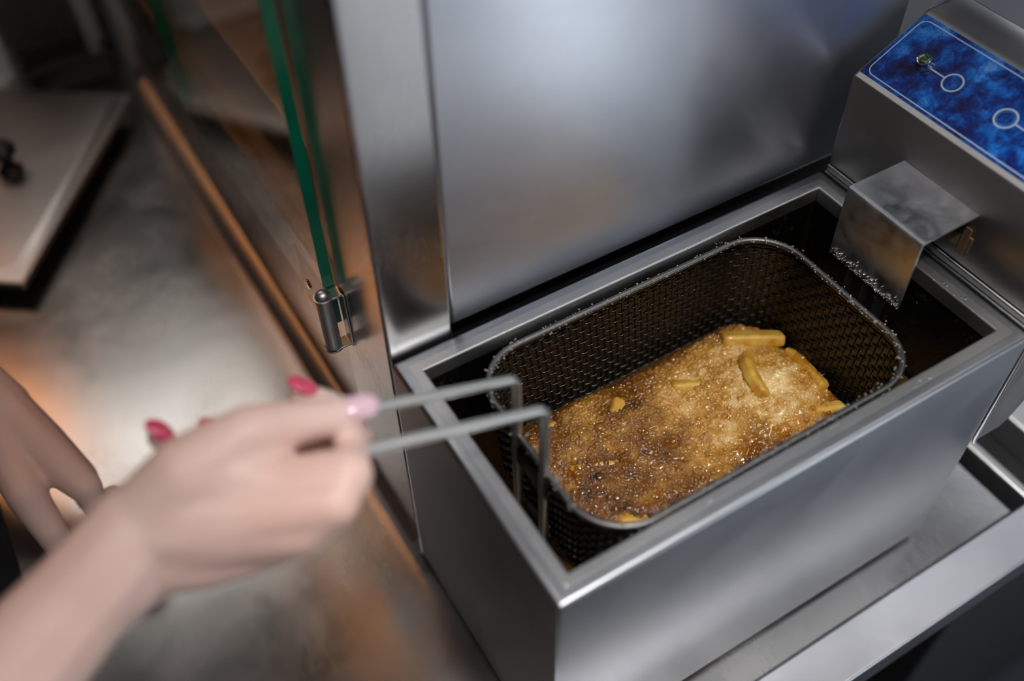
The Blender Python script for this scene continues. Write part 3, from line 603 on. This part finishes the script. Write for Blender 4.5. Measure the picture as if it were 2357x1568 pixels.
# ------------------------------------------------------------------ warming cabinet behind the fryer
wc = empty('warming_cabinet', (0.21, 0.6, ZC), 'tall stainless steel warming cabinet with glass doors behind the fryer', 'cabinet')
PY = 0.2060; ZT = 0.62; YB = 0.96
keep(boxes('corner_post', [((0.0, 0.1978, ZC), (0.0462, 0.2830, ZT))], 'post', bevel=0.0022, seg=3), wc)
keep(boxes('side_panel', [((0.0492, PY, H_ - 0.0030), (0.4190, PY + 0.02, ZT))], 'panel', bevel=0.0024, seg=3), wc)
keep(boxes('gap_shade_plate', [((0.0470, PY + 0.012, ZC), (0.4170, PY + 0.02, H_ - 0.002))], 'dark_gap', bevel=0), wc)  # dark set-back plate stands in for the shade in the gap behind the rim
keep(boxes('seam_filler', [((0.044, PY + 0.006, ZC), (0.052, PY + 0.02, ZT))], 'dark_gap', bevel=0), wc)
keep(boxes('lower_front_panel', [((0.0085, 0.2838, 0.024), (0.02, YB, 0.198))], 'post', bevel=0.001), wc)
keep(boxes('groove_strip', [((0.0110, 0.2838, 0.0190), (0.016, YB, 0.0260))], 'dark_gap', bevel=0), wc)
bb = bmesh.new()
prof = [(0.0100, ZC), (-0.0060, ZC), (-0.0060, 0.0130), (-0.0056, 0.0142), (-0.0048, 0.0150), (0.0100, 0.0204)]
A = [bb.verts.new((x, 0.199, z)) for x, z in prof]; B = [bb.verts.new((x, YB - 0.02, z)) for x, z in prof]
bb.faces.new(A); bb.faces.new(B[::-1])
for i in range(len(prof)): j = (i + 1) % len(prof); bb.faces.new((A[i], B[i], B[j], A[j]))
keep(from_bm('base_ledge', bb, 'rail', smooth=30), wc)['label'] = 'bright flat steel ledge along the foot'
keep(boxes('far_post', [((0.0, YB - 0.045, 0.196), (0.03, YB, ZT))], 'post', bevel=0.002), wc)
keep(boxes('top_cover', [((-0.004, 0.196, ZT), (0.4195, YB + 0.002, ZT + 0.03))], 'panel', bevel=0.003), wc)
keep(boxes('rear_panel', [((0.40, PY + 0.02, ZC), (0.4190, YB, ZT))], 'interior', bevel=0), wc)
keep(boxes('far_side_panel', [((0.0005, YB, ZC), (0.4190, YB + 0.015, ZT))], 'panel', bevel=0.001), wc)
keep(boxes('interior_floor', [((0.02, PY + 0.02, 0.170), (0.40, YB, 0.180))], 'interior', bevel=0), wc)
keep(boxes('inner_lining', [((0.0462, PY + 0.02, 0.18), (0.40, PY + 0.024, ZT))], 'interior', bevel=0), wc)
keep(boxes('interior_shelf', [((0.035, PY + 0.03, 0.252), (0.395, YB - 0.02, 0.258))], 'interior', bevel=0.002), wc)
bb = bmesh.new(); tube(bb, [(0.017, 0.30, ZT - 0.045), (0.017, 0.90, ZT - 0.045)], 0.005, 12); 
keep(from_bm('heat_tube', bb, 'heat', smooth=60), wc)['label'] = 'glowing orange heating tube'
keep(boxes('heat_reflector', [((0.012, 0.285, ZT - 0.030), (0.055, 0.915, ZT - 0.027))], 'rail', bevel=0), wc)
# glass doors: first leaf slightly ajar
def door(y0, y1, z0, z1, ang, hinge_end, lab):
    th = 0.0080
    M = Matrix.Translation((-0.0020, hinge_end, 0)) @ Matrix.Rotation(ang, 4, 'Z') @ Matrix.Translation((0, -hinge_end, 0))
    bb = bmesh.new(); box(bb, (-th, y0, z0), (0, y1, z1), M); o = from_bm('glass_door', bb, 'glass'); o['label'] = lab
    me = o.data; me.materials.append(MT['glass_edge'])
    for p in me.polygons:
        p.use_smooth = False
    keep(o, wc)
    e = 0.0004
    for nm, lo, hi in (('glass_edge', (-th, y0 - e, z0), (0, y0, z1)), ('glass_edge', (-th, y1, z0), (0, y1 + e, z1))):
        b2 = bmesh.new(); box(b2, lo, hi, M); g = from_bm(nm, b2, 'glass_edge'); keep(g, o)
    return o
door(0.2775, 0.5900, 0.205, ZT - 0.015, math.radians(0.6), 0.30, 'near clear glass door leaf with green edge')
door(0.5960, 0.9250, 0.200, ZT - 0.015, 0.0, 0.92, 'far clear glass door leaf')
# hinge
hg = boxes('door_hinge', [((-0.0098, 0.2720, 0.1915), (-0.0086, 0.3270, 0.2440)), ((-0.0130, 0.2660, 0.2395), (-0.0002, 0.2760, 0.2412)), ((-0.0130, 0.2660, 0.1900), (-0.0002, 0.2760, 0.1915)), ((-0.0016, 0.2640, 0.1900), (-0.0002, 0.2740, 0.2412))], 'hinge', bevel=0.0004); keep(hg, wc)
hg['label'] = 'small polished steel door hinge'
Mh = Matrix.Translation((-0.0130, 0.2710, 0))
bb = bmesh.new(); lathe(bb, [(0, 0.1917), (0.0058, 0.1917), (0.0058, 0.2393), (0, 0.2393)], Mh, 24); keep(from_bm('hinge_barrel', bb, 'hinge', smooth=40), hg)
bb = bmesh.new(); lathe(bb, [(0.0058, 0.2412), (0.0052, 0.2432), (0.0036, 0.2452), (0.0016, 0.2461), (0, 0.2463)], Mh, 24); lathe(bb, [(0.0066, 0.2394), (0.0066, 0.2414), (0, 0.2414)], Mh, 24); keep(from_bm('hinge_cap', bb, 'hinge', smooth=40), hg)
bb = bmesh.new(); lathe(bb, [(0.0066, 0.1917), (0.0066, 0.1900), (0.0030, 0.1898), (0.0026, 0.1878), (0, 0.1870)], Mh, 20); keep(from_bm('hinge_pin_end', bb, 'hinge', smooth=40), hg)
bb = bmesh.new(); lathe(bb, [(0.0042, 0), (0.0036, 0.0012), (0, 0.0017)], Matrix.Translation((-0.0098, 0.3120, 0.2160)) @ Matrix.Rotation(-math.pi / 2, 4, 'Y'), 20); keep(from_bm('hinge_screw', bb, 'chrome', smooth=40), hg)

# ------------------------------------------------------------------ things at the back left of the worktop
ld = bpy.data.objects.new('pan_lid', None); COL.objects.link(ld); ld.location = (-0.203, 0.658, ZC); ld.rotation_euler = (0, 0, math.atan2(0.259, 0.189))
tag(ld, 'flat stainless steel pan lid with black knob on the far worktop', 'lid')
bb = bmesh.new(); rect_sweep(bb, [(0.0, 0.0185), (0.0, 0.0265), (0.005, 0.0265), (0.012, 0.0300), (0.018, 0.0310)], 0, 0, 0.322, 0.176, bottom=True, top=True)
o = from_bm('lid_sheet', bb, 'lid', ld, bevel=0.002, seg=3)
bb = bmesh.new(); lathe(bb, [(0, 0.031), (0.013, 0.031), (0.0135, 0.034), (0.008, 0.038), (0.0065, 0.046), (0.010, 0.052), (0.0145, 0.056), (0.0150, 0.062), (0.011, 0.067), (0, 0.068)], Matrix.Translation((0.165, 0.082, 0)), 28)
from_bm('lid_knob', bb, 'black', ld, smooth=40)
bb = bmesh.new(); rect_sweep(bb, [(0.022, 0.0), (0.016, 0.0186)], 0, 0, 0.322, 0.176, bottom=True, top=True); from_bm('pan_below', bb, 'dark_gap', ld, bevel=0.001)

db = empty('storage_tray', (-0.07, 1.05, ZC), 'low dark brown tray at the back end of the worktop', 'tray')
bb = bmesh.new(); rect_sweep(bb, [(0.004, ZC), (0.0, ZC + 0.034), (0.004, ZC + 0.034), (0.008, ZC + 0.006)], -0.112, 1.010, -0.012, 1.078, bottom=True, top=True); keep(from_bm('tray_shell', bb, 'brown', bevel=0.0015), db)
keep(boxes('tray_lip', [((-0.115, 1.007, ZC + 0.030), (-0.009, 1.012, ZC + 0.036))], 'brown', bevel=0.001), db)
bn = empty('tall_container', (-0.06, 1.15, ZC), 'tall olive grey ribbed container behind the brown tray', 'container')
keep(boxes('container_body', [((-0.118, 1.085, ZC), (0.010, 1.22, 0.30))], 'olive', bevel=0.006, seg=3), bn)
for k in range(3): keep(boxes('container_rib', [((-0.100 + 0.040 * k, 1.081, 0.0), (-0.084 + 0.040 * k, 1.0855, 0.29))], 'olive', bevel=0.003), bn)
keep(boxes('container_lid', [((-0.122, 1.080, 0.30), (0.014, 1.224, 0.315))], 'olive', bevel=0.004), bn)
pb = empty('pale_bottle', (-0.010, 1.070, ZC + 0.0345), 'slim pale grey bottle standing in the brown tray', 'bottle')
bb = bmesh.new(); lathe(bb, [(0, 0), (0.0105, 0), (0.011, 0.004), (0.011, 0.14), (0.006, 0.155), (0.005, 0.17), (0, 0.17)], Matrix.Translation((-0.020, 1.055, -0.002)), 20); keep(from_bm('bottle_body', bb, 'pale', smooth=40), pb)
bb = bmesh.new(); lathe(bb, [(0.0065, 0.168), (0.0065, 0.188), (0, 0.19)], Matrix.Translation((-0.020, 1.055, -0.002)), 20); keep(from_bm('bottle_cap', bb, 'black', smooth=40), pb)
wp = empty('white_post', (-0.17, 1.08, ZC), 'white upright board with a dark round hole at the back left', 'board')
keep(boxes('post_board', [((-0.235, 1.066, ZC), (-0.124, 1.084, 0.34))], 'white_plastic', bevel=0.003), wp)
keep(boxes('post_foot', [((-0.240, 1.050, ZC), (-0.135, 1.10, ZC + 0.012))], 'white_plastic', bevel=0.003), wp)
bb = bmesh.new(); lathe(bb, [(0, 0), (0.0085, 0), (0.0085, 0.002), (0.006, 0.0025), (0, 0.001)], Matrix.Translation((-0.1320, 1.0660, 0.066)) @ Matrix.Rotation(math.pi / 2, 4, 'X'), 24); keep(from_bm('round_hole', bb, 'dark_gap', smooth=40), wp)
for y0, y1, lab in ((0.13, 0.455, 'white plastic storage bin behind the blue control panel'), (0.470, 0.79, 'farther white plastic storage bin beyond the narrow dark gap')):
    e = empty('storage_bin', (0.95, (y0 + y1) / 2, -0.010), lab, 'bin', 'white bins on the neighbouring appliance')
    bb = bmesh.new(); rect_sweep(bb, [(0.012, -0.010), (0.0, 0.235), (0.004, 0.235), (0.016, 0.0)], 0.84, y0, 1.06, y1, bottom=True, top=True); keep(from_bm('bin_body', bb, 'bin_plastic', bevel=0.006, seg=3), e)
    keep(boxes('bin_lid', [((0.835, y0 - 0.004, 0.236), (1.065, y1 + 0.004, 0.250))], 'bin_plastic', bevel=0.005, seg=3), e)

HLX, HLY = -0.385, 1.16
hp_ = empty('heat_lamp', (HLX, HLY, 1.50), 'hanging heat lamp with orange bulb over the far end of the worktop', 'lamp')
MH = Matrix.Translation((HLX, HLY, -0.16))
bb = bmesh.new(); lathe(bb, [(0.085, 0.86), (0.080, 0.90), (0.050, 0.97), (0.028, 1.02), (0.022, 1.08), (0, 1.085)], MH, 36)
o = from_bm('lamp_shade', bb, 'hinge', smooth=50); md = o.modifiers.new('sheet', 'SOLIDIFY'); md.thickness = 0.0015; keep(o, hp_)
bb = bmesh.new(); lathe(bb, [(0, 0.842), (0.025, 0.848), (0.046, 0.868), (0.050, 0.89), (0.034, 0.94), (0.020, 0.97), (0.018, 1.00), (0, 1.00)], MH, 28); keep(from_bm('bulb', bb, 'heat_bulb', smooth=60), hp_)
bb = bmesh.new(); tube(bb, [(HLX, HLY, 0.92), (HLX, HLY, 1.50)], 0.004, 8); keep(from_bm('lamp_cord', bb, 'black', smooth=60), hp_)
sp_ = empty('glint_spot', (0.10, -0.42, 1.50), 'small round ceiling spot added for glints on the foam', 'ceiling light')
bb = bmesh.new(); lathe(bb, [(0.050, 1.50), (0.048, 1.490), (0.034, 1.486), (0.030, 1.498)], Matrix.Translation((0.10, -0.42, 0)), 28); o = from_bm('spot_ring', bb, 'chrome', smooth=50); keep(o, sp_)
bb = bmesh.new(); lathe(bb, [(0.030, 1.497), (0, 1.496)], Matrix.Translation((0.10, -0.42, 0)), 28); keep(from_bm('spot_glass', bb, 'lamp_panel', smooth=50), sp_)
ld_ = bpy.data.lights.new('foam_glint_light', 'SPOT'); ld_.energy = 46; ld_.spot_size = math.radians(64); ld_.spot_blend = 0.55; ld_.shadow_soft_size = 0.05; ld_.color = (1.0, 0.96, 0.92)  # made-up ceiling spot, added for foam glints and as the main light
lo_ = bpy.data.objects.new('foam_glint_light', ld_); COL.objects.link(lo_); lo_.location = (0.10, -0.42, 1.47)

# ------------------------------------------------------------------ the person working the basket
def PX(u, v, d):
    """a measured image point at a measured distance, as a world point"""
    return CP + RX * ((u - 1178.5) / 2292 * d) + RY * ((v - 784) / 2292 * d) + RZ * d
def cone(bm, a, ra, b, rb, n=10):
    """closed round cone between two spheres"""
    a, b = Vector(a), Vector(b); bb = bmesh.new()
    bmesh.ops.create_icosphere(bb, subdivisions=2, radius=ra, matrix=Matrix.Translation(a)); bmesh.ops.create_icosphere(bb, subdivisions=2, radius=rb, matrix=Matrix.Translation(b))
    res = bmesh.ops.convex_hull(bb, input=bb.verts[:]); bmesh.ops.delete(bb, geom=[g for g in set(res['geom_interior'] + res['geom_unused']) if isinstance(g, bmesh.types.BMVert)], context='VERTS')
    me = bpy.data.meshes.new('tmp'); bb.to_mesh(me); bb.free(); bm.from_mesh(me); bpy.data.meshes.remove(me)
def chain(bm, pts):
    for (a, ra), (b, rb) in zip(pts, pts[1:]): cone(bm, a, ra, b, rb)
def fused(name, bm, voxel, smooth_it, mat, parent=None):
    me = bpy.data.meshes.new(name); bm.to_mesh(me); bm.free(); t = bpy.data.objects.new('tmp', me); COL.objects.link(t)
    md = t.modifiers.new('r', 'REMESH'); md.mode = 'VOXEL'; md.voxel_size = voxel; md.adaptivity = 0
    ms = t.modifiers.new('s', 'SMOOTH'); ms.factor = 0.5; ms.iterations = smooth_it
    dg = bpy.context.evaluated_depsgraph_get(); me2 = bpy.data.meshes.new_from_object(t.evaluated_get(dg)); bpy.data.objects.remove(t); bpy.data.meshes.remove(me)
    me2.name = name
    for p in me2.polygons: p.use_smooth = True
    me2.materials.clear(); o = link(name, me2, mat)
    if parent: keep(o, parent)
    return o
pe = empty('person', (-0.50, 0.30, -0.90), 'person in black reaching bare arms over the worktop and holding the basket handle', 'person')
bd = bmesh.new()
# right arm and hand
RW = PX(330, 1215, 0.462)
RE = Vector((-0.425, 0.020, 0.225)); RS = Vector((-0.52, 0.115, 0.455))
LS = Vector((-0.52, 0.485, 0.455)); LE = Vector((-0.365, 0.640, 0.230)); LW = PX(-5, 945, 0.790)
fm = PX(40, 1480, 0.470)
chain(bd, [(RS, 0.050), ((RS + RE) / 2, 0.045), (RE, 0.040), (RE + (RW - RE) * 0.30, 0.040), (RE + (RW - RE) * 0.62, 0.032), (RE + (RW - RE) * 0.85, 0.0255), (RW, 0.0245)])
mcp = [PX(800, 1092, 0.458), PX(768, 1160, 0.452), PX(698, 1222, 0.456), PX(604, 1262, 0.464)]
for q, r0, r1 in zip(mcp, (0.0215, 0.022, 0.022, 0.021), (0.0125, 0.0125, 0.012, 0.011)):
    mid = RW + (q - RW) * 0.45; chain(bd, [(RW + (q - RW) * 0.03, 0.023), (mid, 0.019), (q, r1)])
for a, b in zip(mcp, mcp[1:]): chain(bd, [(a, 0.0115), (b, 0.0115)]); chain(bd, [(RW + (a - RW) * 0.6, 0.015), (RW + (b - RW) * 0.6, 0.015)])
fing = [[PX(818, 1006, 0.503), PX(762, 934, 0.514), PX(692, 908, 0.508)], [PX(765, 1080, 0.500), PX(680, 985, 0.520), PX(600, 972, 0.516)],
        [PX(680, 1130, 0.500), PX(580, 1035, 0.520), PX(492, 1002, 0.516)], [PX(575, 1180, 0.500), PX(470, 1075, 0.514), PX(362, 1008, 0.505)]]
fr_ = [(0.0105, 0.0092, 0.0080, 0.0068), (0.0105, 0.0094, 0.0082, 0.0070), (0.0102, 0.0090, 0.0078, 0.0066), (0.0095, 0.0082, 0.0070, 0.0060)]
for q, f, rr in zip(mcp, fing, fr_): chain(bd, list(zip([q] + f, rr)))
tc, tm, ti, tt = PX(440, 1092, 0.456), PX(575, 998, 0.460), PX(715, 968, 0.476), PX(815, 948, 0.486)
chain(bd, [(RW, 0.022), (tc, 0.0200), (tm, 0.0145), (ti, 0.0108), (tt, 0.0085)])
chain(bd, [(RE + (RW - RE) * 0.80, 0.022), (PX(345, 1285, 0.464), 0.0185), (PX(480, 1275, 0.466), 0.017), (mcp[3], 0.0115)])
chain(bd, [(tc, 0.017), (RW + (mcp[0] - RW) * 0.75, 0.014)])
# left arm and hand, finger tips planted on the worktop
chain(bd, [(LS, 0.050), ((LS + LE) / 2, 0.045), (LE, 0.040), (LE + (LW - LE) * 0.30, 0.041), (LE + (LW - LE) * 0.65, 0.033), (LW, 0.0265)])
lm = [PX(200, 1125, 0.762), PX(190, 1100, 0.785), PX(172, 1085, 0.805), PX(150, 1075, 0.822)]
for q in lm: chain(bd, [(LW, 0.025), (LW + (q - LW) * 0.5, 0.020), (q, 0.0125)])
for a, b in zip(lm, lm[1:]): chain(bd, [(a, 0.012), (b, 0.012)])
tipz = ZC + 0.0075
lf = [[PX(252, 1225, 0.775), (-0.2160, 0.3160, 0.026), (-0.2205, 0.3135, tipz)], [PX(250, 1205, 0.800), (-0.2060, 0.3300, 0.026), (-0.2100, 0.3270, tipz)],
      [PX(232, 1185, 0.820), (-0.1990, 0.3470, 0.024), (-0.2030, 0.3440, tipz)], [PX(205, 1160, 0.836), (-0.1970, 0.3680, 0.020), (-0.2010, 0.3650, tipz)]]
for q, f, rr in zip(lm, lf, fr_): chain(bd, list(zip([q] + [Vector(p) for p in f], rr)))
l1, l2, l3, l4 = PX(30, 1060, 0.768), PX(62, 1140, 0.752), PX(115, 1220, 0.758), PX(165, 1300, 0.775)
chain(bd, [(LW, 0.024), (l1, 0.0200), (l2, 0.0150), (l3, 0.0125), (l4, 0.0095)])
chain(bd, [(l1, 0.016), (LW + (lm[0] - LW) * 0.70, 0.014)])
# trunk, neck, head
HC = Vector((-0.475, 0.30, 0.66))
chain(bd, [((-0.49, 0.30, -0.02), 0.115), ((-0.49, 0.30, 0.14), 0.105), ((-0.50, 0.30, 0.30), 0.115)])
for s in (-1, 1): chain(bd, [((-0.49, 0.30 + s * 0.055, -0.05), 0.11), ((-0.49, 0.30 + s * 0.035, 0.15), 0.095), ((-0.505, 0.30 + s * 0.07, 0.34), 0.095), ((-0.52, 0.30 + s * 0.16, 0.455), 0.055)])
chain(bd, [((-0.52, 0.30, 0.44), 0.06), ((-0.505, 0.30, 0.52), 0.052), ((-0.495, 0.30, 0.58), 0.050)])
cone(bd, HC + Vector((-0.015, 0, 0.035)), 0.078, HC + Vector((0.005, 0, -0.010)), 0.070); cone(bd, HC + Vector((0.020, 0, -0.005)), 0.060, HC + Vector((0.035, 0, -0.075)), 0.034)
cone(bd, HC + Vector((0.068, 0, 0.012)), 0.008, HC + Vector((0.080, 0, -0.020)), 0.0115)
for s in (-1, 1): cone(bd, HC + Vector((0.052, s * 0.034, -0.022)), 0.020, HC + Vector((0.050, s * 0.018, -0.055)), 0.022)
for s in (-1, 1):
    cone(bd, HC + Vector((-0.012, s * 0.073, 0.012)), 0.012, HC + Vector((-0.008, s * 0.072, -0.025)), 0.009); cone(bd, HC + Vector((0.070, s * 0.020, 0.022)), 0.010, HC + Vector((0.062, s * 0.045, 0.020)), 0.010)
cone(bd, HC + Vector((0.066, -0.018, -0.050)), 0.008, HC + Vector((0.066, 0.018, -0.050)), 0.008)
body = fused('body', bd, 0.0022, 6, 'skin', pe)
def nail(p, q, up, mat, s=1.0):
    """finger nail lying on the last joint q -> p, facing up"""
    p, q = Vector(p), Vector(q); t = (p - q).normalized(); up = Vector(up); up = (up - t * up.dot(t)).normalized(); sd = t.cross(up)
    bb = bmesh.new(); bmesh.ops.create_uvsphere(bb, u_segments=20, v_segments=10, radius=1.0)
    M = Matrix((t * 0.0085 * s, sd * 0.0056 * s, up * 0.0022 * s)).transposed().to_4x4(); bmesh.ops.transform(bb, matrix=M, verts=bb.verts[:])
    bmesh.ops.translate(bb, vec=p + t * 0.0015 + up * 0.0062 * s, verts=bb.verts[:]); o = from_bm('fingernail', bb, mat, smooth=180); return keep(o, pe)
vw = -RZ
for f in fing: nail(f[2], f[1], -RY * 0.8 + vw * 0.7, 'nail')
nail(tt, ti, vw + -RY * 0.3, 'nail_pale', 1.15)
for f in lf: nail(f[2], f[1], (0.9, -0.3, 0.2), 'nail', 0.9)
nail(l4, l3, vw, 'nail', 1.1)
for s in (-1, 1):
    bb = bmesh.new(); bmesh.ops.create_uvsphere(bb, u_segments=16, v_segments=10, radius=0.0115, matrix=Matrix.Translation(HC + Vector((0.0600, s * 0.031, 0.004)))); ey = keep(from_bm('eye', bb, 'eye', smooth=180), pe)
    bb = bmesh.new(); bmesh.ops.create_uvsphere(bb, u_segments=16, v_segments=10, radius=0.0060, matrix=Matrix.Translation(HC + Vector((0.0665, s * 0.031, 0.003)))); keep(from_bm('iris', bb, 'hair', smooth=180), ey)
hb = bmesh.new()
cone(hb, HC + Vector((-0.024, 0, 0.046)), 0.086, HC + Vector((-0.040, 0, -0.03)), 0.070); cone(hb, HC + Vector((-0.085, 0, 0.03)), 0.04, HC + Vector((-0.12, 0, -0.06)), 0.03); cone(hb, HC + Vector((-0.12, 0, -0.06)), 0.03, HC + Vector((-0.125, 0, -0.16)), 0.016)
fused('hair', hb, 0.005, 4, 'hair', pe)
sh = bmesh.new()
for s in (-1, 1):
    chain(sh, [((-0.49, 0.30 + s * 0.058, -0.10), 0.124), ((-0.49, 0.30 + s * 0.038, 0.15), 0.108), ((-0.505, 0.30 + s * 0.07, 0.34), 0.106), ((-0.52, 0.30 + s * 0.16, 0.455), 0.066)])
chain(sh, [(RS, 0.064), (RS + (RE - RS) * 0.62, 0.060)]); chain(sh, [(LS, 0.064), (LS + (LE - LS) * 0.62, 0.060)]); chain(sh, [((-0.52, 0.30, 0.44), 0.072), ((-0.512, 0.30, 0.485), 0.066)])
chain(sh, [((-0.49, 0.30, -0.05), 0.125), ((-0.50, 0.30, 0.30), 0.122)])
fused('black_shirt', sh, 0.006, 6, 'cloth', pe)
ab = bmesh.new()
chain(ab, [((-0.425, 0.235, -0.30), 0.10), ((-0.415, 0.24, 0.05), 0.095), ((-0.43, 0.26, 0.28), 0.075)]); chain(ab, [((-0.425, 0.365, -0.30), 0.10), ((-0.415, 0.345, 0.05), 0.095), ((-0.43, 0.34, 0.28), 0.075)]); chain(ab, [((-0.425, 0.30, -0.30), 0.10), ((-0.40, 0.30, 0.05), 0.095), ((-0.43, 0.30, 0.28), 0.075)])
fused('black_apron', ab, 0.006, 6, 'cloth', pe)
tb = bmesh.new()
for s in (-1, 1): chain(tb, [((-0.49, 0.30 + s * 0.07, -0.14), 0.110), ((-0.48, 0.30 + s * 0.085, -0.45), 0.072), ((-0.49, 0.30 + s * 0.09, -0.80), 0.055)])
fused('trousers', tb, 0.007, 5, 'trouser', pe)
for s in (-1, 1): 
    bb = bmesh.new(); chain(bb, [((-0.50, 0.30 + s * 0.09, -0.855), 0.044), ((-0.36, 0.30 + s * 0.10, -0.865), 0.034)]); fused('shoe', bb, 0.005, 4, 'black', pe)
bpy.context.view_layer.update()
